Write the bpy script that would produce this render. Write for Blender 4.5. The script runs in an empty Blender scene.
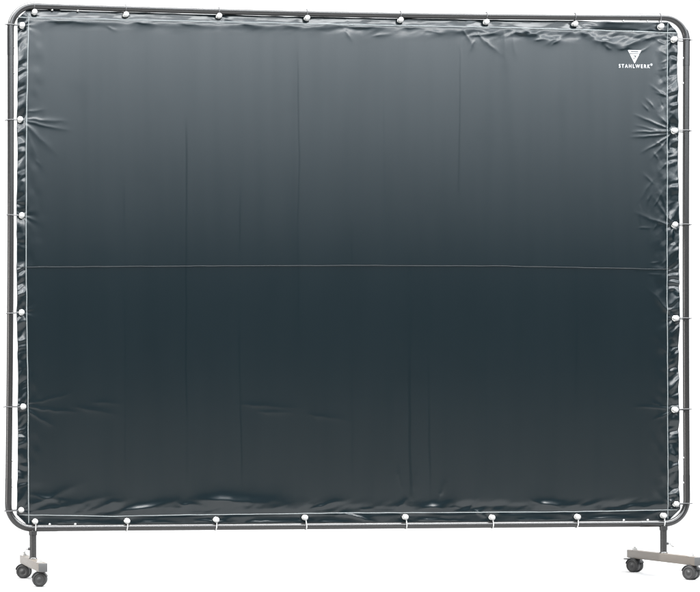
import bpy, bmesh, math, random
import numpy as np
from mathutils import Vector, Matrix

random.seed(4)
S = bpy.context.scene
COL = S.collection
R = math.radians
Z0 = 0.184            # height of the bottom rail's centre line above the floor

# ------------------------------------------------------------------ helpers
def link(o, parent=None):
    COL.objects.link(o)
    if parent is not None:
        o.parent = parent
    return o

def mesh_obj(name, verts, faces, mat=None, parent=None, smooth=True, loc=(0, 0, 0)):
    me = bpy.data.meshes.new(name)
    me.from_pydata([tuple(v) for v in verts], [], [tuple(f) for f in faces])
    if mat:
        me.materials.append(mat)
    if smooth:
        me.polygons.foreach_set('use_smooth', [True] * len(me.polygons))
    me.update()
    o = bpy.data.objects.new(name, me)
    o.location = loc
    return link(o, parent)

class MB:
    """collects shapes into one mesh"""
    def __init__(self):
        self.v = []; self.f = []
    def add(self, v, f):
        n = len(self.v)
        self.v += [tuple(p) for p in v]
        self.f += [tuple(i + n for i in q) for q in f]
        return self
    def tube(self, pts, r, seg=14, closed=False, cap=True):
        pts = [Vector(p) for p in pts]
        n = len(pts)
        rr = r if isinstance(r, (list, tuple)) else [r] * n
        T = []
        for i in range(n):
            a = pts[(i - 1) % n] if (closed or i > 0) else pts[i]
            b = pts[(i + 1) % n] if (closed or i < n - 1) else pts[i]
            T.append((b - a).normalized())
        up = Vector((0, 0, 1)) if abs(T[0].z) < .9 else Vector((0, 1, 0))
        N = (up - T[0] * up.dot(T[0])).normalized()
        V = []; F = []
        for i in range(n):
            N = (N - T[i] * N.dot(T[i])).normalized()
            B = T[i].cross(N)
            for k in range(seg):
                a = 2 * math.pi * k / seg
                V.append(pts[i] + (N * math.cos(a) + B * math.sin(a)) * rr[i])
        m = n if closed else n - 1
        for i in range(m):
            j = (i + 1) % n
            for k in range(seg):
                l = (k + 1) % seg
                F.append((i * seg + k, i * seg + l, j * seg + l, j * seg + k))
        if cap and not closed:
            F.append(tuple(range(seg))[::-1])
            F.append(tuple((n - 1) * seg + k for k in range(seg)))
        return self.add(V, F)
    def lathe(self, prof, M=Matrix(), seg=32, a0=0.0, a1=2 * math.pi):
        full = abs(a1 - a0 - 2 * math.pi) < 1e-6
        ns = seg if full else seg + 1
        V = []; F = []
        for k in range(ns):
            a = a0 + (a1 - a0) * k / seg
            for (r, h) in prof:
                V.append(M @ Vector((r * math.cos(a), r * math.sin(a), h)))
        n = len(prof)
        for k in range(seg):
            l = (k + 1) % ns
            for i in range(n - 1):
                F.append((k * n + i, l * n + i, l * n + i + 1, k * n + i + 1))
        return self.add(V, F)
    def ball(self, c, r, seg=24, rings=14, sq=1.0):
        prof = [(max(1e-5, r * math.sin(math.pi * i / rings)), -r * sq * math.cos(math.pi * i / rings)) for i in range(rings + 1)]
        return self.lathe(prof, Matrix.Translation(c), seg)
    def box(self, lo, hi, bev=0.0, M=Matrix()):
        bm = bmesh.new()
        bmesh.ops.create_cube(bm, size=1.0)
        c = [(a + b) / 2 for a, b in zip(lo, hi)]; s = [b - a for a, b in zip(lo, hi)]
        for v in bm.verts:
            v.co = Vector((c[0] + v.co.x * s[0], c[1] + v.co.y * s[1], c[2] + v.co.z * s[2]))
        if bev > 0:
            bmesh.ops.bevel(bm, geom=bm.edges[:], offset=bev, segments=3, affect='EDGES', profile=.5)
        bm.verts.ensure_lookup_table()
        v = [M @ x.co for x in bm.verts]; f = [[y.index for y in x.verts] for x in bm.faces]
        bm.free()
        return self.add(v, f)
    def build(self, name, mat, parent=None, smooth=True, loc=(0, 0, 0), auto=None):
        o = mesh_obj(name, self.v, self.f, mat, parent, smooth, loc)
        if auto is not None:
            bm = bmesh.new(); bm.from_mesh(o.data)
            bmesh.ops.recalc_face_normals(bm, faces=bm.faces[:])
            for e in bm.edges:
                if len(e.link_faces) == 2 and e.calc_face_angle(0) > R(auto):
                    e.smooth = False
            bm.to_mesh(o.data); bm.free()
        return o

def empty(name, loc, label, cat, group=None):
    o = bpy.data.objects.new(name, None)
    o.location = loc; o.empty_display_size = .05
    o['label'] = label; o['category'] = cat
    if group:
        o['group'] = group
    return link(o)

def nd(nt, t, **kw):
    n = nt.nodes.new(t)
    for k, v in kw.items():
        if k in n.inputs: n.inputs[k].default_value = v
        else: setattr(n, k, v)
    return n

def material(name, col, rough=.5, metal=0.0, var=.12, scale=60., bump=0.0, bscale=400., rvar=.08, spec=.5, stretch=(1, 1, 1)):
    m = bpy.data.materials.new(name); m.use_nodes = True
    nt = m.node_tree; b = nt.nodes['Principled BSDF']
    b.inputs['Metallic'].default_value = metal
    b.inputs['Specular IOR Level'].default_value = spec
    tc = nd(nt, 'ShaderNodeTexCoord'); mp = nd(nt, 'ShaderNodeMapping')
    mp.inputs['Scale'].default_value = stretch
    nt.links.new(tc.outputs['Object'], mp.inputs['Vector'])
    nz = nd(nt, 'ShaderNodeTexNoise', Scale=scale, Detail=5.0)
    nt.links.new(mp.outputs['Vector'], nz.inputs['Vector'])
    mix = nd(nt, 'ShaderNodeMix', data_type='RGBA')
    mix.inputs['A'].default_value = (*[c * (1 - var) for c in col], 1)
    mix.inputs['B'].default_value = (*[min(1, c * (1 + var)) for c in col], 1)
    nt.links.new(nz.outputs['Fac'], mix.inputs['Factor'])
    nt.links.new(mix.outputs['Result'], b.inputs['Base Color'])
    mr = nd(nt, 'ShaderNodeMapRange')
    mr.inputs['To Min'].default_value = max(.02, rough - rvar); mr.inputs['To Max'].default_value = rough + rvar
    nt.links.new(nz.outputs['Fac'], mr.inputs['Value'])
    nt.links.new(mr.outputs['Result'], b.inputs['Roughness'])
    if bump > 0:
        n2 = nd(nt, 'ShaderNodeTexNoise', Scale=bscale, Detail=3.0)
        nt.links.new(mp.outputs['Vector'], n2.inputs['Vector'])
        bp = nd(nt, 'ShaderNodeBump', Strength=bump, Distance=.0006)
        nt.links.new(n2.outputs['Fac'], bp.inputs['Height'])
        nt.links.new(bp.outputs['Normal'], b.inputs['Normal'])
    return m

def vinyl_material():
    m = material('dark_green_vinyl', (.0020, .0054, .0070), .19, var=.06, scale=3.0, rvar=.012, bump=.012, bscale=260, stretch=(2.2, 1, .5))
    nt = m.node_tree; b = nt.nodes['Principled BSDF']
    # fold marks left from packing: slightly dulled upright lines, and a few handling smudges
    tc = nd(nt, 'ShaderNodeTexCoord'); sx = nd(nt, 'ShaderNodeSeparateXYZ')
    nt.links.new(tc.outputs['Object'], sx.inputs['Vector'])
    nz = nd(nt, 'ShaderNodeTexNoise', Scale=2.2, Detail=2.0)
    nt.links.new(tc.outputs['Object'], nz.inputs['Vector'])
    def mt(op, a, c=None, d=None):
        n = nt.nodes.new('ShaderNodeMath'); n.operation = op
        for k, v in enumerate((a, c, d)):
            if v is None: continue
            if isinstance(v, (int, float)): n.inputs[k].default_value = v
            else: nt.links.new(v, n.inputs[k])
        return n.outputs[0]
    wob = mt('MULTIPLY', mt('SUBTRACT', nz.outputs['Fac'], .5), .030)
    x = mt('ADD', sx.outputs['X'], wob); z = sx.outputs['Z']
    tot = None
    for (x0, w, s, z0, z1) in FOLD_MARKS:
        d = mt('ABSOLUTE', mt('SUBTRACT', x, x0))
        k = nd(nt, 'ShaderNodeMapRange', interpolation_type='SMOOTHSTEP'); nt.links.new(d, k.inputs['Value'])
        k.inputs['From Min'].default_value = w * .25; k.inputs['From Max'].default_value = w
        k.inputs['To Min'].default_value = s * .9; k.inputs['To Max'].default_value = 0
        zc, zh = (z0 + z1) / 2, (z1 - z0) / 2
        q = nd(nt, 'ShaderNodeMapRange', interpolation_type='SMOOTHSTEP')
        nt.links.new(mt('ABSOLUTE', mt('SUBTRACT', z, zc)), q.inputs['Value'])
        q.inputs['From Min'].default_value = zh * .75; q.inputs['From Max'].default_value = zh
        q.inputs['To Min'].default_value = 1; q.inputs['To Max'].default_value = 0
        v = mt('MULTIPLY', k.outputs['Result'], q.outputs['Result'])
        tot = v if tot is None else mt('MAXIMUM', tot, v)
    n2 = nd(nt, 'ShaderNodeTexNoise', Scale=5.0, Detail=3.0)
    nt.links.new(tc.outputs['Object'], n2.inputs['Vector'])
    sm = nd(nt, 'ShaderNodeMapRange'); nt.links.new(n2.outputs['Fac'], sm.inputs['Value'])
    sm.inputs['From Min'].default_value = .6; sm.inputs['From Max'].default_value = .8
    sm.inputs['To Min'].default_value = 0; sm.inputs['To Max'].default_value = .13
    # broken, uneven strength along the marks, and soft upright streaks over the whole sheet
    mp2 = nd(nt, 'ShaderNodeMapping'); mp2.inputs['Scale'].default_value = (1, 1, .22)
    nt.links.new(tc.outputs['Object'], mp2.inputs['Vector'])
    n3 = nd(nt, 'ShaderNodeTexNoise', Scale=9.0, Detail=4.0); nt.links.new(mp2.outputs['Vector'], n3.inputs['Vector'])
    br = nd(nt, 'ShaderNodeMapRange'); nt.links.new(n3.outputs['Fac'], br.inputs['Value'])
    br.inputs['From Min'].default_value = .38; br.inputs['From Max'].default_value = .58; br.inputs['To Min'].default_value = .25; br.inputs['To Max'].default_value = 1.15
    tot = mt('MULTIPLY', tot, br.outputs['Result'])
    mp3 = nd(nt, 'ShaderNodeMapping'); mp3.inputs['Scale'].default_value = (1, 1, .06)
    nt.links.new(tc.outputs['Object'], mp3.inputs['Vector'])
    n4 = nd(nt, 'ShaderNodeTexNoise', Scale=26.0, Detail=3.0); nt.links.new(mp3.outputs['Vector'], n4.inputs['Vector'])
    st = nd(nt, 'ShaderNodeMapRange'); nt.links.new(n4.outputs['Fac'], st.inputs['Value'])
    st.inputs['From Min'].default_value = .45; st.inputs['From Max'].default_value = .75; st.inputs['To Min'].default_value = 0; st.inputs['To Max'].default_value = .09
    dull = mt('ADD', mt('ADD', tot, sm.outputs['Result']), st.outputs['Result'])
    spec = mt('MULTIPLY_ADD', dull, -.5, .5)
    nt.links.new(spec, b.inputs['Specular IOR Level'])
    return m

# fold marks: x, half width, strength, from z, to z (metres in the plane of the sheet)
FOLD_MARKS = [
    (-.802, .0050, .16, .10, 1.25), (-.590, .0055, .27, .07, 1.45), (-.401, .0050, .26, .10, 1.20), (-.196, .0045, .22, .55, 1.70),
    (-.007, .0060, .20, .08, 1.10), (.108, .0035, .12, .90, 1.60), (.199, .0075, .32, .06, 1.00), (.268, .0060, .26, .06, .90),
    (.377, .0040, .20, 1.10, 1.72), (.470, .0050, .14, .10, .80), (.586, .0050, .20, .08, 1.05), (.795, .0060, .22, .06, .95), (-.690, .0030, .12, .25, .90),
    (.930, .0040, .14, .45, 1.10)]

M = dict(
    vinyl=vinyl_material(),
    seam=material('welded_seam', (.165, .18, .182), .35, var=.25, scale=90, rvar=.1),
    midseam=material('panel_weld', (.010, .015, .018), .5, var=.5, scale=7, rvar=.1, spec=.28),
    frame=material('grey_powder_coat', (.014, .0138, .0135), .19, var=.12, scale=120, bump=.04, bscale=900, rvar=.02),
    joint=material('grey_powder_coat_corner', (.0125, .0125, .0125), .19, var=.12, scale=120, bump=.04, bscale=900, rvar=.02),
    bar=material('bare_steel', (.112, .097, .082), .42, metal=.35, var=.10, scale=30, rvar=.08, bump=.1, bscale=200, stretch=(6, .6, 6)),
    cap=material('grey_plastic_cap', (.055, .055, .055), .5, var=.1),
    zinc=material('zinc_hardware', (.42, .42, .41), .35, metal=.6, var=.12, scale=200),
    ball=material('white_plastic', (.33, .33, .325), .3, var=.03, scale=80, rvar=.05),
    cord=material('dark_elastic_cord', (.045, .045, .047), .5, var=.3, scale=900, bump=.6, bscale=1500),
    pale=material('lit_tone_elastic_cord', (.42, .42, .41), .5, var=.15, scale=900, bump=.6, bscale=1500),  # same elastic cord, light from above put into its colour
    eyelet=material('nickel_eyelet', (.62, .62, .60), .25, metal=1.0, var=.1),
    tyre=material('black_rubber', (.014, .014, .014), .5, var=.2, scale=150, bump=.2),
    hub=material('grey_wheel_hub', (.018, .018, .018), .42, var=.12, scale=90),
    hood=material('black_castor_hood', (.022, .022, .023), .38, var=.15, scale=90),
    print=material('white_print', (.42, .43, .44), .45, var=.04, scale=300),
    floor=material('white_floor', (.275, .275, .275), .75, var=.01, scale=1.5, spec=.2),
    wall=material('white_backdrop', (.275, .275, .275), .85, var=.01, scale=1.5, spec=.1),
)

# creases in the vinyl: ends (x, z, x, z), half width, height in metres
CREASES = [
    (1.146,1.384,1.012,1.435,0.0045,0.00125), (1.139,1.380,1.005,1.375,0.0040,0.00140), (1.143,1.373,1.013,1.398,0.0034,0.00078),
    (1.143,1.370,1.000,1.356,0.0040,0.00117), (1.143,1.366,1.038,1.305,0.0045,0.00125), (1.139,1.359,1.072,1.282,0.0045,0.00094),
    (1.146,1.394,1.096,1.434,0.0043,0.00117), (1.128,1.500,1.066,1.541,0.0045,0.00101), (1.117,1.506,1.084,1.516,0.0034,0.00086),
    (1.077,1.464,1.048,1.495,0.0043,0.00078), (1.059,1.453,1.037,1.477,0.0040,0.00070), (1.114,1.461,1.103,1.489,0.0040,-0.00078),
    (1.091,1.285,1.077,1.306,0.0040,0.00078), (1.124,1.264,1.099,1.239,0.0043,0.00070), (1.073,1.201,1.040,1.228,0.0057,0.00055),
    (1.106,1.331,1.084,1.345,0.0037,0.00078), (1.132,1.647,1.099,1.664,0.0034,0.00078), (1.132,1.629,1.103,1.618,0.0034,0.00070),
    (1.128,1.601,1.095,1.594,0.0034,0.00062), (1.128,1.682,1.078,1.705,0.0040,0.00078), (1.146,1.057,1.075,1.150,0.0062,0.00117),
    (1.146,1.061,1.096,1.177,0.0045,0.00101), (1.084,1.120,1.117,1.180,0.0031,0.00078), (1.058,1.130,1.073,1.190,0.0057,0.00055),
    (1.131,1.050,1.014,1.090,0.0071,0.00078), (1.029,1.116,1.033,1.049,0.0034,0.00039), (1.062,1.095,1.062,0.909,0.0043,0.00031),
    (1.073,1.204,1.029,1.137,0.0071,0.00047), (1.029,1.039,1.073,1.039,0.0034,0.00039), (1.084,1.039,1.102,1.071,0.0040,0.00062),
    (1.014,0.891,1.131,0.895,0.0037,0.00039), (1.062,0.876,1.117,0.874,0.0028,0.00047), (1.073,0.916,1.102,0.920,0.0034,0.00055),
    (1.109,0.913,1.128,0.931,0.0034,0.00062), (1.153,0.727,1.061,0.823,0.0085,0.00133), (1.149,0.716,1.116,0.668,0.0043,0.00086),
    (1.127,0.604,1.105,0.628,0.0040,0.00055), (1.116,0.600,1.131,0.533,0.0043,0.00062), (1.054,0.723,1.032,0.681,0.0043,0.00031),
    (1.018,0.839,1.010,0.533,0.0045,0.00027), (1.146,0.407,1.011,0.411,0.0043,0.00094), (1.146,0.396,1.078,0.364,0.0043,0.00094),
    (1.149,0.414,1.128,0.450,0.0043,0.00086), (1.102,0.417,1.072,0.428,0.0040,0.00055), (-1.155,1.394,-1.005,1.387,0.0070,0.00099),
    (-1.151,1.386,-0.997,1.357,0.0062,0.00087), (-1.151,1.383,-1.045,1.282,0.0117,0.00087), (-1.148,1.376,-1.101,1.255,0.0098,0.00062),
    (-1.134,1.417,-1.076,1.424,0.0062,0.00050), (-1.107,1.254,-1.087,1.227,0.0059,0.00025), (-1.152,1.067,-1.101,1.040,0.0078,0.00037),
    (-1.154,0.737,-1.094,0.760,0.0078,0.00037), (-1.154,0.737,-1.102,0.713,0.0078,0.00037), (-1.148,0.420,-0.990,0.459,0.0059,0.00056),
    (-1.148,0.412,-0.970,0.394,0.0059,0.00081), (-1.148,0.403,-1.049,0.348,0.0070,0.00093), (-0.959,0.410,-0.827,0.385,0.0124,0.00050),
    (-1.132,0.052,-0.834,0.109,0.0142,0.00180), (-1.132,0.076,-0.965,0.146,0.0165,0.00171), (-1.111,0.110,-0.967,0.082,0.0138,0.00133),
    (-0.515,0.089,-0.206,0.080,0.0275,0.00494), (-0.787,0.060,-0.585,0.093,0.0165,0.00304), (-0.606,0.079,-0.522,0.072,0.0110,0.00171),
    (-0.136,0.066,-0.030,0.090,0.0110,0.00266), (0.262,0.060,0.370,0.063,0.0187,0.00342), (0.027,0.058,0.077,0.058,0.0043,0.00100),
    (0.344,0.060,0.384,0.061,0.0043,0.00100), (0.665,0.075,0.766,0.050,0.0165,0.00323), (0.977,0.062,1.072,0.058,0.0138,0.00190),
    (-0.877,0.078,-0.794,0.094,0.0143,0.00171), (0.413,0.059,0.434,0.087,0.0057,0.00070), (0.162,0.068,0.191,0.095,0.0110,0.00152),
    (-0.033,0.043,0.084,0.009,0.0057,0.00228), (-0.375,0.014,-0.150,0.016,0.0053,0.00192), (0.434,0.048,0.470,0.027,0.0043,0.00180),
    (-0.058,0.038,-0.008,0.041,0.0071,0.00156), (-0.557,0.021,-0.403,0.014,0.0043,0.00108), (-0.122,0.014,-0.016,0.012,0.0043,0.00120),
    (-1.050,1.729,-0.896,1.725,0.0085,0.00200), (-0.761,1.729,-0.685,1.722,0.0071,0.00160), (-0.392,1.731,-0.329,1.726,0.0064,0.00150),
    (-0.111,1.732,-0.019,1.732,0.0064,0.00150), (-0.005,1.725,0.123,1.726,0.0071,0.00200), (0.265,1.716,0.337,1.710,0.0071,0.00090),
    (-0.019,1.760,-0.019,1.735,0.0043,0.00080), (-0.458,1.752,-0.420,1.739,0.0043,0.00150), (-0.782,1.746,-0.816,1.738,0.0043,0.00120),
    (-0.497,1.749,-0.521,1.744,0.0043,0.00100), (0.390,1.722,0.430,1.663,0.0053,0.00080), (0.423,1.702,0.530,1.714,0.0057,0.00100),
    (0.430,1.688,0.415,1.646,0.0053,0.00070), (0.466,1.688,0.523,1.644,0.0071,0.00080), (0.444,1.712,0.473,1.668,0.0046,0.00080),
    (0.534,1.724,0.544,1.592,0.0085,0.00080), (0.566,1.718,0.580,1.628,0.0071,0.00060), (0.380,1.670,0.383,1.444,0.0050,0.00035),
    (0.581,1.715,0.660,1.709,0.0057,0.00100), (0.602,1.729,0.710,1.689,0.0160,0.00190), (0.710,1.689,0.790,1.729,0.0142,0.00170),
    (0.653,1.692,0.696,1.696,0.0046,0.00080), (0.714,1.679,0.747,1.700,0.0046,0.00080), (0.812,1.729,0.884,1.692,0.0149,0.00220),
    (0.884,1.692,0.971,1.676,0.0156,0.00240), (0.971,1.676,1.066,1.712,0.0142,0.00200), (1.048,1.698,1.110,1.724,0.0057,0.00094),
    (0.906,1.675,0.928,1.661,0.0050,0.00090), (0.957,1.665,1.001,1.673,0.0046,0.00070), (0.823,1.747,0.884,1.743,0.0043,0.00140),
    (1.030,1.656,1.066,1.677,0.0037,0.00062), (-0.385,0.419,-0.184,0.408,0.0106,0.00045), (-0.325,0.395,-0.206,0.391,0.0089,0.00040),
    (-0.149,0.384,-0.015,0.363,0.0106,0.00030), (-0.903,0.430,-0.813,0.423,0.0089,0.00035), (0.164,0.783,0.192,0.679,0.0089,0.00035),
    (0.146,0.679,0.178,0.602,0.0071,0.00030), (0.305,0.102,0.327,0.157,0.0110,0.00076), (0.155,0.193,0.169,0.088,0.0089,0.00050),
    (0.205,0.071,0.212,0.192,0.0138,0.00085), (-0.029,1.714,-0.005,1.674,0.0057,0.00060), (0.077,1.696,0.137,1.704,0.0057,0.00060),
    (-0.608,1.728,-0.521,1.720,0.0064,0.00090), (-0.252,1.728,-0.188,1.722,0.0064,0.00090), (0.183,1.729,0.255,1.725,0.0064,0.00100),
    (-0.858,1.710,-0.823,1.697,0.0053,0.00050), (-1.029,0.079,-1.022,0.102,0.0110,0.00095), (-1.029,0.019,-0.856,0.016,0.0046,0.00156),
    (-0.752,0.019,-0.613,0.014,0.0046,0.00144), (0.234,0.019,0.413,0.014,0.0046,0.00156), (0.593,0.019,0.737,0.017,0.0046,0.00132),
    (0.846,0.019,1.028,0.020,0.0046,0.00144),
]

# ------------------------------------------------------------------ setting
def sweep():
    # a white studio sweep: floor out in front, curve, wall behind
    prof = [(-16.0, 0), (-8, 0), (-4, 0), (0, 0), (2.6, 0)]
    for i in range(1, 13):
        a = R(90) * i / 12
        prof.append((2.6 + 1.4 * math.sin(a), 1.4 - 1.4 * math.cos(a)))
    prof += [(4.0, 4.0), (4.0, 7.5)]
    V = []; F = []
    xs = [-13, -6, 0, 6, 13]
    return prof, xs
prof, xs = sweep()
def strip(name, pr, mat):
    V = [(x, y, z) for (y, z) in pr for x in xs]
    n = len(xs)
    F = [(i * n + k, i * n + k + 1, (i + 1) * n + k + 1, (i + 1) * n + k) for i in range(len(pr) - 1) for k in range(n - 1)]
    o = mesh_obj(name, V, F, mat); o['kind'] = 'structure'
    return o
strip('floor', prof[:5], M['floor'])
strip('backdrop', prof[4:], M['wall'])

# ------------------------------------------------------------------ frame
TLx, TRx, BLx, BRx = -1.1925, 1.1995, -1.2075, 1.1995
TOP = 1.7795
RC = .082            # bend radius of the corners
def left_x(z):       # the left upright leans and is pulled in a little by the ties
    t = z / TOP
    return BLx + (TLx - BLx) * t + .0042 * math.sin(math.pi * min(1, max(0, t)))
def right_x(z):
    t = z / TOP
    return BRx + (TRx - BRx) * t - .0030 * math.sin(math.pi * min(1, max(0, t)))
def top_z(x):        # the top rail sags
    t = (x - TLx) / (TRx - TLx)
    return TOP - .0095 * math.sin(math.pi * min(1, max(0, t)))
frame = empty('screen_frame', (0, 0, 0), 'dark grey tubular steel frame standing on two castor feet', 'frame')
J = .170             # corner pieces reach this far along each side
corners = []
def corner(cx, cz, sx, sz):
    # centre line of the bent corner piece, sx, sz: towards the inside
    p = []
    fx = (lambda z: left_x(z)) if sx > 0 else (lambda z: right_x(z))
    fz = (lambda x: top_z(x)) if sz < 0 else (lambda x: 0.0)
    for k in range(5):
        z = cz + sz * (J - (J - RC) * k / 5)
        p.append((fx(z), 0, z))
    for k in range(13):
        a = R(90) * k / 12
        x = cx + sx * (RC - RC * math.cos(a)); z = cz + sz * (RC - RC * math.sin(a))
        w = k / 12
        p.append((x + (1 - w) * (fx(z) - cx), 0, z + w * (fz(x) - cz)))
    for k in range(1, 6):
        x = cx + sx * (RC + (J - RC) * k / 5)
        p.append((x, 0, fz(x)))
    return [(a, b, c + Z0) for a, b, c in p]
for (cx, cz, sx, sz) in ((TLx, TOP, 1, -1), (TRx, TOP, -1, -1), (BLx, 0, 1, 1), (BRx, 0, -1, 1)):
    MB().tube(corner(cx, cz, sx, sz), .0119, 20).build('corner_tube', M['joint'], frame, auto=50)
def straight(fn, a, b, n=28):
    pts = [fn(a + (b - a) * i / n) for i in range(n + 1)]
    MB().tube(pts, .0112, 20).build('straight_tube', M['frame'], frame, auto=50)
straight(lambda z: (left_x(z), 0, z + Z0), J - .01, TOP - J + .01)
straight(lambda z: (right_x(z), 0, z + Z0), J - .01, TOP - J + .01)
straight(lambda x: (x, 0, top_z(x) + Z0), TLx + J - .01, TRx - J + .01)
straight(lambda x: (x, 0, Z0), BLx + J - .01, BRx - J + .01)
# spring buttons on the inner side of every tube joint
def button(p, d):
    d = Vector(d); q = Vector(p)
    m = MB()
    m.tube([q + d * .008, q + d * .0135, q + d * .0155, q + d * .0162], [.0042, .0042, .0032, .0008], 12)
    m.build('spring_button', M['zinc'], frame)
for dist in (.143, .231):
    for z in (dist, TOP - dist):
        button((left_x(z), 0, z + Z0), (1, 0, 0)); button((right_x(z), 0, z + Z0), (-1, 0, 0))
    for x in (BLx + dist, BRx - dist):
        button((x, 0, Z0), (0, 0, 1))
    for x in (TLx + dist, TRx - dist):
        button((x, 0, top_z(x) + Z0), (0, 0, -1))
# posts, foot bars, castors
L2 = .264; ZB = Z0 - .1042
def castor(x, y, rot, brake=False):
    zc = .0245
    Mx = Matrix.Translation((x, y, zc)) @ Matrix.Rotation(R(rot), 4, 'Z') @ Matrix.Rotation(R(90), 4, 'X')
    # wheel axis = local z of Mx
    h = MB()
    hood = [(.0262, -.0215), (.0276, -.0185), (.0282, -.006), (.0282, .006), (.0276, .0185), (.0262, .0215), (.0245, .0215), (.0245, -.0215), (.0262, -.0215)]
    h.lathe(hood, Mx, 22, R(20), R(168))
    h.lathe([(.0001, -.0045), (.0225, -.0045), (.0225, .0045), (.0001, .0045)], Mx, 20)
    h.tube([(x, y, zc + .018), (x, y, ZB - .0305)], .010, 14)
    c = h.build('castor', M['hood'], frame, auto=35)
    for s in (-1, 1):
        w = MB()
        pr = [(.0165, s * .0195), (.0172, s * .0212), (.0205, s * .0216), (.0236, s * .0195), (.0245, s * .0150), (.0245, s * .0085), (.0236, s * .0055), (.010, s * .0050)]
        w.lathe(pr, Mx, 32)
        wh = w.build('wheel', M['tyre'], c, auto=60)
        g = MB()
        g.lathe([(.0001, s * .0225), (.0045, s * .0222), (.0060, s * .0205), (.0130, s * .0196), (.0158, s * .0207), (.0166, s * .0194)], Mx, 32)
        g.build('hub', M['hub'], c, auto=60)
    n = MB()
    n.lathe([(.0001, .0125), (.0046, .0120), (.0050, .0078), (.0090, .0074), (.0092, .0012), (.0115, .0010), (.0115, -.0004)], Matrix.Translation((x, y, ZB)), 6 * 4)
    n.build('nut', M['zinc'], c, auto=35)
    if brake:
        b = MB()
        Mb = Matrix.Translation((x, y, zc)) @ Matrix.Rotation(R(rot), 4, 'Z')
        b.box((-.040, -.012, .0195), (-.016, .012, .0245), .0015, Mb)
        b.build('brake_lever', M['hood'], c, auto=35)
for sx, rots in ((-1, (-12, -24)), (1, (-52, -58))):
    xc = -1.2075 + .0855 if sx < 0 else 1.1995 - .0855
    fb = MB()
    fb.box((xc - .015, -L2 + .001, ZB - .030), (xc + .015, L2 - .001, ZB), .0022)
    bar = fb.build('foot_bar', M['bar'], frame, auto=35)
    for s in (-1, 1):
        c = MB(); ya, yb = sorted((s * (L2 - .001), s * (L2 + .004)))
        c.box((xc - .0146, ya, ZB - .0296), (xc + .0146, yb, ZB - .0004), .0016)
        c.build('end_cap', M['cap'], bar, auto=35)
    # short hem of weld at the foot of the post
    p = MB().tube([(xc, 0, ZB + .0005), (xc, 0, Z0 - .008)], .0118, 20)
    p.build('post', M['frame'], frame, auto=50)
    k = MB().tube([(xc, 0, Z0 - .024), (xc, 0, Z0 - .0232), (xc, 0, Z0 - .009), (xc, 0, Z0 - .0075)], [.0122, .0142, .0142, .0125], 20)
    k.build('post_collar', M['joint'], frame, auto=35)
    wd = MB().lathe([(.0119, .0045), (.0135, .0030), (.0148, .0006)], Matrix.Translation((xc, 0, ZB)), 20)
    wd.build('base_ring', M['frame'], frame, auto=35)
    # wing screw on the outer side of the post
    zs = ZB + .034
    w = MB()
    w.tube([(xc + sx * .010, 0, zs), (xc + sx * .018, 0, zs)], .0048, 14)
    sc = w.build('clamp_nut', M['hood'], frame, auto=35)
    w = MB()
    w.tube([(xc + sx * .0178, 0, zs), (xc + sx * .027, 0, zs)], .0026, 10)
    for q in (-1, 1):
        w.tube([(xc + sx * .0255, 0, zs), (xc + sx * .029, q * .004, zs + q * .006), (xc + sx * .034, q * .007, zs + q * .0105), (xc + sx * .036, q * .008, zs + q * .012)], [.0032, .0034, .0040, .0018], 10)
    w.build('wing_screw', M['zinc'], frame, auto=50)
    xcc = xc - .005
    castor(xcc, -.2215, rots[0])
    castor(xcc, .2215, rots[1], brake=(sx > 0))

# ------------------------------------------------------------------ curtain surface
GROMMETS = dict(
    top=[(-1.1104, 1.7569), (-.7954, 1.7541), (-.4722, 1.7548), (-.1635, 1.7535), (.1674, 1.7525), (.4747, 1.7511), (.7936, 1.7497), (1.1028, 1.7447)],
    left=[(-1.1534, 1.7103), (-1.1614, 1.391), (-1.1571, 1.0648), (-1.1593, .7349), (-1.1547, .4143), (-1.1628, .0624)],
    right=[(1.1503, 1.6999), (1.1537, 1.3805), (1.1534, 1.051), (1.1557, .7219), (1.154, .3998), (1.1589, .0684)],
    bottom=[(1.1123, .0275), (.7988, .0251), (.4905, .0254), (.18, .0293), (-.1758, .03), (-.4875, .0243), (-.7975, .0223), (-1.1149, .0228)])

def noise2(x, z, seed, fx, fz, facet=False):
    """smooth value noise in -1..1"""
    rng = np.random.RandomState(seed)
    T = rng.rand(256, 256) * 2 - 1
    u = x * fx + 1000.0; v = z * fz + 1000.0
    i = np.floor(u).astype(int); j = np.floor(v).astype(int)
    a = u - i; b = v - j
    if facet:                                        # flat crumpled facets
        g = lambda p, q: T[p % 256, q % 256]
        t00, t10, t01, t11 = g(i, j), g(i + 1, j), g(i, j + 1), g(i + 1, j + 1)
        return np.where(a > b, t00 + a * (t10 - t00) + b * (t11 - t10), t00 + b * (t01 - t00) + a * (t11 - t01))
    a = a * a * a * (a * (a * 6 - 15) + 10); b = b * b * b * (b * (b * 6 - 15) + 10)
    g = lambda p, q: T[p % 256, q % 256]
    return (g(i, j) * (1 - a) + g(i + 1, j) * a) * (1 - b) + (g(i, j + 1) * (1 - a) + g(i + 1, j + 1) * a) * b

def sstep(a, b, t):
    t = np.clip((t - a) / (b - a), 0, 1)
    return t * t * (3 - 2 * t)

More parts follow.
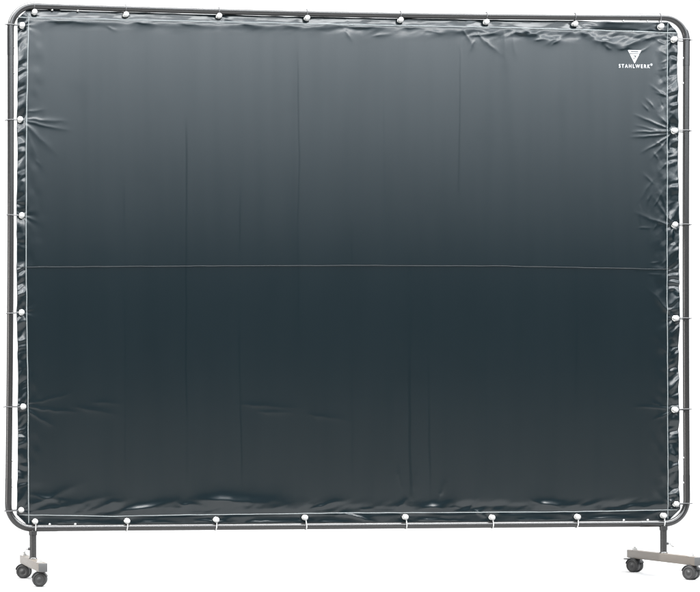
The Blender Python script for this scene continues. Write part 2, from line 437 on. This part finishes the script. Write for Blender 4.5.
seamL_x = lambda z: np.interp(z, [0.0, .0963, .4371, .8966, 1.3896, 1.7123, 1.77], [-1.136, -1.137, -1.1375, -1.1420, -1.1391, -1.1311, -1.130])
seamR_x = lambda z: np.interp(z, [0.0, .0827, .9095, 1.7171, 1.77], [1.1305, 1.1307, 1.1277, 1.1302, 1.1303])
seamT_z = lambda x: np.interp(x, [-1.18, -.8334, -.5385, -.0118, .5231, .8843, 1.18], [1.7383, 1.7360, 1.7348, 1.7331, 1.7328, 1.7286, 1.7244])
seamB_z = lambda x: np.interp(x, [-1.18, -1.132, -.8563, -.6306, -.0155, .1979, .6648, .846, 1.1014, 1.18], [.0455, .0451, .0385, .0415, .0445, .0438, .0435, .044, .0476, .048])
mid_z = lambda x: np.interp(x, [-1.18, -1.13, -.54, -.0136, .5218, 1.1313, 1.18], [.8892, .8899, .8966, .9013, .9026, .8945, .8937])

def depth(x, z):
    """how far the vinyl stands out of its plane; negative = towards the front"""
    x = np.asarray(x, float); z = np.asarray(z, float)
    d = np.zeros(np.broadcast(x, z).shape)
    x = x + d; z = z + d
    f = d.copy()                                     # forward displacement
    # slow billow, much longer across than up
    f += .0010 * noise2(x, z, 1, .9, .7) + .0003 * noise2(x, z, 2, 3.1, 1.1)
    # faint upright waves left from the roll
    f += .00035 * noise2(x, z, 3, 16, .5)
    # tight creases
    for (x0, z0, x1, z1, w, a) in CREASES:
        pad = 4 * w
        m = (x > min(x0, x1) - pad) & (x < max(x0, x1) + pad) & (z > min(z0, z1) - pad) & (z < max(z0, z1) + pad)
        if not m.any():
            continue
        xx = x[m]; zz = z[m]
        dx, dz = x1 - x0, z1 - z0; L = math.hypot(dx, dz)
        t = ((xx - x0) * dx + (zz - z0) * dz) / (L * L)
        q = ((xx - x0) * -dz + (zz - z0) * dx) / L
        q = q + .12 * w * np.sin(t * 7 + x0 * 40) + min(.35 * w, .0020) * noise2(xx, zz, 9, 45, 45)
        tt = np.clip(t, 0, 1)
        ends = np.exp(-(((t - tt) * L) / (1.6 * w)) ** 2)
        taper = np.minimum(1, .45 + 4 * tt) * (1 - tt ** 1.5 * .9)
        w = w * (.75 + .7 * tt)
        f[m] += 1.25 * a * np.exp(-(np.sqrt(q * q + (.28 * w) ** 2) - .28 * w) / (.62 * w)) * ends * taper
    # puckers round every grommet
    rng = np.random.RandomState(12)
    for side, lst in GROMMETS.items():
        for (gx, gz) in lst:
            r2 = .10 if side in ('left', 'right') else .05
            m = (abs(x - gx) < r2) & (abs(z - gz) < r2)
            ph = rng.rand() * 6.28; k = 9 if side in ('left', 'right') else 6
            if not m.any():
                continue
            dx = x[m] - gx; dz = z[m] - gz
            r = np.hypot(dx, dz) + 1e-6; th = np.arctan2(dz, dx)
            A = .0013 if side == 'right' else (.0010 if side == 'left' else .0007)
            f[m] += A * np.cos(k * th + ph + 1.3 * np.sin(2 * th + ph)) * (r / .012).clip(0, 1) * np.exp(-r / (.020 if side in ('left', 'right') else .014))
            f[m] -= .0035 * np.exp(-(r / .022) ** 2)
    # crumpled selvedge outside the side seams
    for sgn, sx in ((-1, seamL_x(z)), (1, seamR_x(z))):
        e = sstep(-.004, .014, sgn * (x - sx))
        wx = x + .010 * noise2(x, z, 33 + sgn, 22, 22); wz = z + .014 * noise2(x, z, 36 + sgn, 22, 22)
        n = noise2(wx + .6 * wz, wz - .5 * wx, 20 + sgn, 20, 24, True) + .5 * noise2(wx - .8 * wz, wz + .3 * wx, 24 + sgn, 46, 40, True)
        n += .35 * noise2(wx, wz, 28 + sgn, 14, 22)
        amp = .0042 + .0018 * noise2(x * 0, z, 31 + sgn, 1, 5)
        f += e * amp * n
        # a softly buckled zone just inside the seam
        g = np.exp(-((sgn * (x - sx) + .025) / .030) ** 2) * (1 - e)
        f += g * .0006 * noise2(x + .2 * z, z, 40 + sgn, 38, 24) * (1.0 if sgn > 0 else .6)
    # top hem leans back, towards the rail; the far right stretch hangs over instead
    h = np.clip(z - seamT_z(x), -.02, .05)
    lean = np.interp(x, [-1.18, .80, .90, 1.18], [.22, .24, -.12, -.10])
    f -= lean * np.log1p(np.exp(np.clip(h / .003, -30, 30))) * .003
    f += sstep(0, .012, h) * (.0014 * noise2(x + .4 * z, z, 50, 11, 26, True) + .0008 * noise2(x, z, 51, 30, 40, True))
    hh = z - seamT_z(x)
    f += .0009 * np.exp(-((hh + .012) / .010) ** 2) * noise2(x, z, 52, 9, 8)
    # small crumpled puckers under the top seam, strongest towards the right, and above the bottom seam
    g = np.exp(-((hh + .016) / .018) ** 2) * np.interp(x, [-1.2, -.2, .3, .5, 1.05, 1.15], [.12, .18, .45, 1., 1., .4])
    m = g > .01
    f[m] += g[m] * (.0021 * noise2(x[m] + .5 * z[m], z[m] + .2 * x[m], 81, 17, 32, True) + .0010 * noise2(x[m] - .6 * z[m], z[m], 82, 40, 60, True))
    hb = seamB_z(x) - z
    g = np.exp(-((hb + .020) / .017) ** 2)
    m = g > .01
    f[m] += g[m] * (.0017 * noise2(x[m] + .6 * z[m], z[m], 83, 9, 30, True) + .0007 * noise2(x[m] - .5 * z[m], z[m], 84, 34, 52, True))
    # the same just inside the right seam
    hr = seamR_x(z) - x
    g = np.exp(-((hr - .016) / .020) ** 2) * (.35 + .65 * sstep(.7, 1.1, z)) * (x > 1.0)
    m = g > .01
    f[m] += g[m] * (.0014 * noise2(x[m] + .7 * z[m], z[m] - .3 * x[m], 85, 30, 24, True) + .0008 * noise2(x[m], z[m] + .4 * x[m], 86, 60, 52, True))
    # bottom hem: nearly flat, small ripples
    h = np.clip(seamB_z(x) - z, -.02, .05)
    f += .03 * np.log1p(np.exp(np.clip(h / .003, -30, 30))) * .003
    f += sstep(0, .01, h) * .0012 * noise2(x + .5 * z, z, 54, 12, 30, True)
    hh = seamB_z(x) - z
    f += .0010 * np.exp(-((hh + .017) / .014) ** 2) * noise2(x, z, 55, 8, 8)
    # the two breadths overlap along the middle weld: upper one lies on top
    f += .0007 * sstep(-.0015, .0015, z - mid_z(x)) * np.exp(-np.clip(z - mid_z(x), 0, 1) / .16)
    # seams pull the sheet in a little
    for q in (x - seamL_x(z), x - seamR_x(z), z - seamT_z(x), z - seamB_z(x)):
        f -= .0006 * np.exp(-(q / .0035) ** 2)
    return -f

def edge_x(z, side):
    if side < 0:
        e = np.interp(z, [0, .0966, .4371, .8964, 1.6608, 1.77], [-1.1785, -1.1781, -1.1735, -1.1768, -1.1696, -1.168])
    else:
        e = np.interp(z, [0, .1176, .4347, .9098, 1.63, 1.77], [1.1755, 1.1747, 1.1713, 1.1753, 1.1685, 1.168])
    g = min(abs(z - q[1]) for q in GROMMETS['left' if side < 0 else 'right'])
    return e - side * .0022 * min(1, g / .09) + side * .0011 * float(noise2(np.array([0.]), np.array([z]), 61 + side, 1, 34)[0])
def edge_z(x, side):
    if side > 0:
        g = min(abs(x - q[0]) for q in GROMMETS['top'])
        base = top_z(x) - np.interp(x, [-1.18, .80, .88, 1.10, 1.18], [.0104, .0104, .0160, .0172, .0172])
        return base - .0010 * min(1, g / .09) + .0010 * float(noise2(np.array([x]), np.array([0.]), 63, 22, 1)[0])
    g = min(abs(x - q[0]) for q in GROMMETS['bottom'])
    return .0098 + .0006 * min(1, g / .09) + .0008 * float(noise2(np.array([x]), np.array([0.]), 64, 22, 1)[0])

curtain = empty('welding_curtain', (0, 0, Z0), 'glossy dark green vinyl welding curtain with white emblem, laced inside the steel frame', 'curtain')
NX, NZ = 800, 600
ss = np.linspace(-1, 1, NX); tt = np.linspace(0, 1, NZ)
zrow = .0105 + (1.765 - .0105) * tt
eL = np.array([edge_x(z, -1) for z in zrow]); eR = np.array([edge_x(z, 1) for z in zrow])
xcol = -1.174 + 2.348 * (ss + 1) / 2
eB = np.array([edge_z(x, -1) for x in xcol]); eT = np.array([edge_z(x, 1) for x in xcol])
X = eL[:, None] + (eR - eL)[:, None] * ((ss + 1) / 2)[None, :]
Z = eB[None, :] + (eT - eB)[None, :] * tt[:, None]
# corners are cut off at an angle
keep = np.ones((NZ, NX), bool)
for (cx, cz, sx, sz, c) in ((-1.170, 1.767, -1, 1, .036), (1.170, 1.762, 1, 1, .040), (-1.178, .011, -1, -1, .036), (1.175, .011, 1, -1, .038)):
    u = sx * (cx - X); v = sz * (cz - Z)      # distance in from the corner
    o = c - (u + v)                            # > 0: beyond the cut
    m = (o > 0) & (u < .09) & (v < .09)
    X = np.where(m, X - sx * o / 2, X); Z = np.where(m, Z - sz * o / 2, Z)
    keep &= ~(m & (o > .0085))
Y = depth(X, Z)
idx = np.arange(NX * NZ).reshape(NZ, NX)
q = np.stack([idx[:-1, :-1], idx[:-1, 1:], idx[1:, 1:], idx[1:, :-1]], -1)
kq = keep[:-1, :-1] & keep[:-1, 1:] & keep[1:, 1:] & keep[1:, :-1]
q = q[kq].reshape(-1, 4)
used = np.unique(q); remap = -np.ones(NX * NZ, int); remap[used] = np.arange(len(used))
q = remap[q]
co = np.stack([X, Y, Z], -1).reshape(-1, 3)[used].astype(np.float32)
me = bpy.data.meshes.new('vinyl_panel')
me.vertices.add(len(co)); me.vertices.foreach_set('co', co.ravel())
me.loops.add(q.size); me.loops.foreach_set('vertex_index', q.ravel().astype(np.int32))
me.polygons.add(len(q)); me.polygons.foreach_set('loop_start', (np.arange(len(q)) * 4).astype(np.int32))
me.polygons.foreach_set('use_smooth', np.ones(len(q), bool))
me.materials.append(M['vinyl']); me.update(calc_edges=True); me.validate()
panel = link(bpy.data.objects.new('vinyl_panel', me), curtain)
sm = panel.modifiers.new('thickness', 'SOLIDIFY'); sm.thickness = .0006; sm.offset = -1.0

# seams: fine raised weld beads that follow the vinyl
def seam(name, xs_, zs_, r, mat, squash=.5):
    xs_ = np.asarray(xs_, float); zs_ = np.asarray(zs_, float)
    ys_ = depth(xs_, zs_) - .0007
    m = MB().tube(list(zip(xs_, ys_, zs_)), r, 8)
    return m.build(name, mat, curtain)
zz = np.linspace(.016, 1.757, 500); xx = np.linspace(-1.168, 1.166, 640)
wob = lambda t, s: .0006 * noise2(t, t * 0, s, 24, 1)
seam('hem_seam', seamL_x(zz) + wob(zz, 71), zz, .00155, M['seam'])
seam('hem_seam', seamR_x(zz) + wob(zz, 72), zz, .0013, M['seam'])
seam('hem_seam', xx, seamT_z(xx) + wob(xx, 73), .0018, M['seam'])
seam('hem_seam', xx, seamB_z(xx) + wob(xx, 74), .0012, M['seam'])
seam('centre_seam', xx, mid_z(xx) + wob(xx, 75), .0009, M['midseam'])

# printed emblem and lettering
def onto(verts, off):
    a = np.array([(v[0], v[1]) for v in verts])
    y = depth(a[:, 0], a[:, 1])
    return [(p[0], yy - off, p[1]) for p, yy in zip(a, y)]
def print_piece(mb, polys, off=.0011):
    for poly in polys:
        # fan of small quads keeps it close to the vinyl
        n = len(poly); V = onto(poly, off)
        mb.add(V, [tuple(range(n))[::-1]])
ex, et, eb = 1.0090, 1.6615, 1.6148
W = .0245; H = et - eb
def xw(z): return W * (z - eb) / H           # half width of the inverted triangle at height z
def band(z1, z0, inset=0.0, l=-1, r=1):
    return [(ex + l * (xw(z1) - inset), z1), (ex + l * (xw(z0) - inset), z0), (ex + r * (xw(z0) - inset), z0), (ex + r * (xw(z1) - inset), z1)]
em = MB()
z = lambda t: et - t * H
print_piece(em, [band(z(0), z(.085)), band(z(.085), z(.165), 0, -1, -.62), band(z(.085), z(.165), 0, .62, 1), band(z(.165), z(.25))])
print_piece(em, [band(z(.31), z(.40)), band(z(.40), z(.47), 0, -1, -.30), band(z(.40), z(.47), 0, .52, 1), band(z(.47), z(.56), 0, -1, .05), band(z(.47), z(.56), 0, .40, 1),
                 band(z(.56), z(.66), 0, -1, -.42), band(z(.56), z(.66), 0, .0, 1), [(ex - xw(z(.66)), z(.66)), (ex, eb), (ex + xw(z(.66)), z(.66))]])
em.build('emblem', M['print'], curtain, smooth=False)

def lettering(txt, size, x, zb, width, name):
    cu = bpy.data.curves.new('lettering', 'FONT'); cu.body = txt; cu.size = size; cu.space_character = 1.45; cu.offset = size * .012
    cu.resolution_u = 4
    t = bpy.data.objects.new('lettering', cu); COL.objects.link(t)
    dg = bpy.context.evaluated_depsgraph_get()
    tm = bpy.data.meshes.new_from_object(t.evaluated_get(dg))
    V = [v.co.copy() for v in tm.vertices]; F = [tuple(p.vertices) for p in tm.polygons]
    bpy.data.objects.remove(t); bpy.data.meshes.remove(tm); bpy.data.curves.remove(cu)
    lo = min(v.x for v in V); hi = max(v.x for v in V); k = width / (hi - lo)
    vz = [v.y for v in V]
    P = [(x + (v.x - lo) * k, zb + v.y) for v in V]
    m = MB(); m.add(onto(P, .0011), F)
    m.build(name, M['print'], curtain, smooth=False)
lettering('STAHLWERK', .0178, .9520, 1.5995, .1130, 'lettering')
lettering('®', .0105, 1.0663, 1.6080, .0078, 'registered_mark')

# ------------------------------------------------------------------ ball ties and eyelets
def eyelet(gx, gz):
    y = float(depth(np.array([gx]), np.array([gz]))[0])
    m = MB()
    Mx = Matrix.Translation((gx, y - .0008, gz)) @ Matrix.Rotation(R(90), 4, 'X')
    m.lathe([(.0050, -.0006), (.0055, .0012), (.0075, .0018), (.0098, .0010), (.0104, -.0008)], Mx, 24)
    m.build('eyelet', M['eyelet'], curtain)
    return y
ORD = ['first', 'second', 'third', 'fourth', 'fifth', 'sixth', 'seventh', 'eighth']
ball_mesh = None
def tie(side, i, gx, gz):
    global ball_mesh
    y = eyelet(gx, gz)
    n = len(GROMMETS[side])
    if side == 'top':
        lab = 'white ball with dark cord on the top rail, %s from the left'; o = ORD[i]
        tx, tz = gx, top_z(gx); u = (0, 1)
    elif side == 'bottom':
        lab = 'white ball with cord coloured as if lit on the bottom rail, %s from the left'; o = ORD[n - 1 - i]
        tx, tz = gx + random.uniform(-.003, .003), 0.0; u = (0, -1)
    else:
        lab = 'white ball with dark cord on the ' + side + ' upright, %s from the top'; o = ORD[i]
        tz = gz + random.uniform(-.003, .003)
        tx = left_x(tz) if side == 'left' else right_x(tz); u = (-1 if side == 'left' else 1, 0)
    # where the tube bends round the corner, tie to the bend
    e = empty('ball_tie', (gx, y - .0118, gz + Z0), lab % o, 'ball tie', 'ball ties lacing the curtain to the frame')
    if ball_mesh is None:
        b = MB(); b.ball((0, 0, 0), .0097, 28, 18)
        # small moulded collar where the cord leaves the ball
        ob = b.build('ball', M['ball'], e); ball_mesh = ob.data
    else:
        ob = bpy.data.objects.new('ball', ball_mesh); link(ob, e)
    ob.rotation_euler = (random.uniform(-.3, .3), random.uniform(-3, 3), 0)
    dx, dz = tx - gx, tz - gz; D = math.hypot(dx, dz); ux, uz = dx / D, dz / D
    yt = -(y - .0118)                        # tube centre line in local y
    rt = .0132
    def P(s, yy, k=0.0):                      # s along the tie, k sideways
        return (ux * s - uz * k, yy, uz * s + ux * k)
    pts = [P(.002, 0, .0012), P(.0105, -.001, .0014)]
    a0 = -100
    for k in range(15):
        a = R(-118 + 236 * k / 14)
        pts.append(P(D + rt * math.cos(a), yt + rt * math.sin(a), .0014 - .0028 * k / 14))
    pts += [P(.012, yt + .006, -.0012), P(.003, .0165, 0), P(0, .0090, 0)]
    # round the path off
    for _ in range(2):
        out = [pts[0]]
        for a, b in zip(pts, pts[1:]):
            a = Vector(a); b = Vector(b)
            out += [tuple(a * .75 + b * .25), tuple(a * .25 + b * .75)]
        out.append(pts[-1]); pts = out
    c = MB().tube(pts, .0017, 8)
    c.build('cord', M['pale'] if side == 'bottom' else M['cord'], e)
    if side == 'right' or (side == 'left' and i in (0, 1, 4)):
        # loose cord ends sticking out behind the tube
        tl = MB().tube([P(D + .012, yt + .004, -.001), P(D + .0175, yt - .001, .0006), P(D + .021, yt - .003, .0016)], [.0016, .0016, .0012], 8)
        tl.build('cord_end', M['cord'], e)
for side, lst in GROMMETS.items():
    for i, (gx, gz) in enumerate(lst):
        tie(side, i, gx, gz)

# ------------------------------------------------------------------ light
w = bpy.data.worlds.new('World'); S.world = w; w.use_nodes = True
bg = w.node_tree.nodes['Background']
bg.inputs['Color'].default_value = (.62, .78, 1.0, 1); bg.inputs['Strength'].default_value = .16
def area(name, loc, target, sx, sy, rad, col=(1, 1, 1)):
    l = bpy.data.lights.new(name, 'AREA'); l.shape = 'RECTANGLE'; l.size = sx; l.size_y = sy
    l.energy = rad * math.pi * sx * sy; l.color = col   # rad = radiance of its face
    o = bpy.data.objects.new(name, l); COL.objects.link(o)
    o.location = loc
    o.rotation_euler = (Vector(target) - Vector(loc)).to_track_quat('-Z', 'Y').to_euler()
    return o
area('overhead_strip', (0, -.35, 4.4), (0, -.3, 0), 13, .85, 52.0)
# added strips out in front, brighter with height, stand in for the mirrored sky
for (z0, z1, rad) in ((1.74, 2.20, 1.1), (2.20, 2.66, 2.6), (2.66, 3.14, 4.4), (3.14, 4.66, 6.9)):
    area('front_fill_strip', (1.4, -4.3, (z0 + z1) / 2), (1.4, 0, (z0 + z1) / 2 - .5), 11, z1 - z0, rad, (.87, .94, 1.0))
area('upper_fill', (.8, -3.4, 5.4), (.3, 0, 1.2), 10, 1.5, 17.0, (.96, .98, 1.0))  # added fill, brightens what the top hem and swags reflect
area('left_fill', (-4.2, -1.0, .9), (-1.0, 0, .3), 1.2, 1.6, 13.0, (1.0, .95, .92))  # added fill, makes the left foot bar brighter than the right
area('low_fill', (1.8, -8.0, .45), (1.8, 0, .45), 16, .8, .60, (1.0, .93, .84))  # added fill behind the camera, lifts the reflection low on the curtain
area('front_floor_fill', (0, -6.2, 4.2), (0, -6.2, 0), 13, .8, 22.0, (1.0, .96, .92))  # added fill, brightens the front floor that the curtain mirrors
area('backdrop_fill', (0, 1.8, 6.0), (0, 4.0, 2.0), 16, 1.6, 13.0)  # added fill, brings the backdrop up to pure white

# ------------------------------------------------------------------ camera
p = dict(cx=-1.919558, cz=0.248408, yaw=-0.095818, pit=-0.008529, rol=-0.003820, f=2.743552, sx=-0.525294, sy=0.251332)
cam = bpy.data.cameras.new('camera'); co_ = bpy.data.objects.new('camera', cam); COL.objects.link(co_)
cam.sensor_fit = 'HORIZONTAL'; cam.sensor_width = 36; cam.lens = 36 * p['f']
cam.shift_x = -p['sx']; cam.shift_y = p['sy']; cam.clip_start = .05; cam.clip_end = 200
cy, sy_ = math.cos(p['yaw']), math.sin(p['yaw'])
cp, sp = math.cos(p['pit']), math.sin(p['pit'])
cr, sr = math.cos(p['rol']), math.sin(p['rol'])
A1 = Matrix(((cy, sy_, 0), (-sy_, cy, 0), (0, 0, 1)))
A2 = Matrix(((1, 0, 0), (0, cp, sp), (0, -sp, cp)))
A3 = Matrix(((cr, 0, sr), (0, 1, 0), (-sr, 0, cr)))
A = A3 @ A2 @ A1                                  # rows: right, forward, up
right, fwd, up = A.row[0], A.row[1], A.row[2]
Rm = Matrix((right, up, -fwd)).transposed()
co_.matrix_world = Matrix.Translation((p['cx'], -6.5, p['cz'] + Z0)) @ Rm.to_4x4()
S.camera = co_

S.view_settings.view_transform = 'Standard'; S.view_settings.look = 'None'
S.view_settings.exposure = 0; S.view_settings.gamma = 1
S.cycles.max_bounces = 6; S.cycles.use_denoising = True
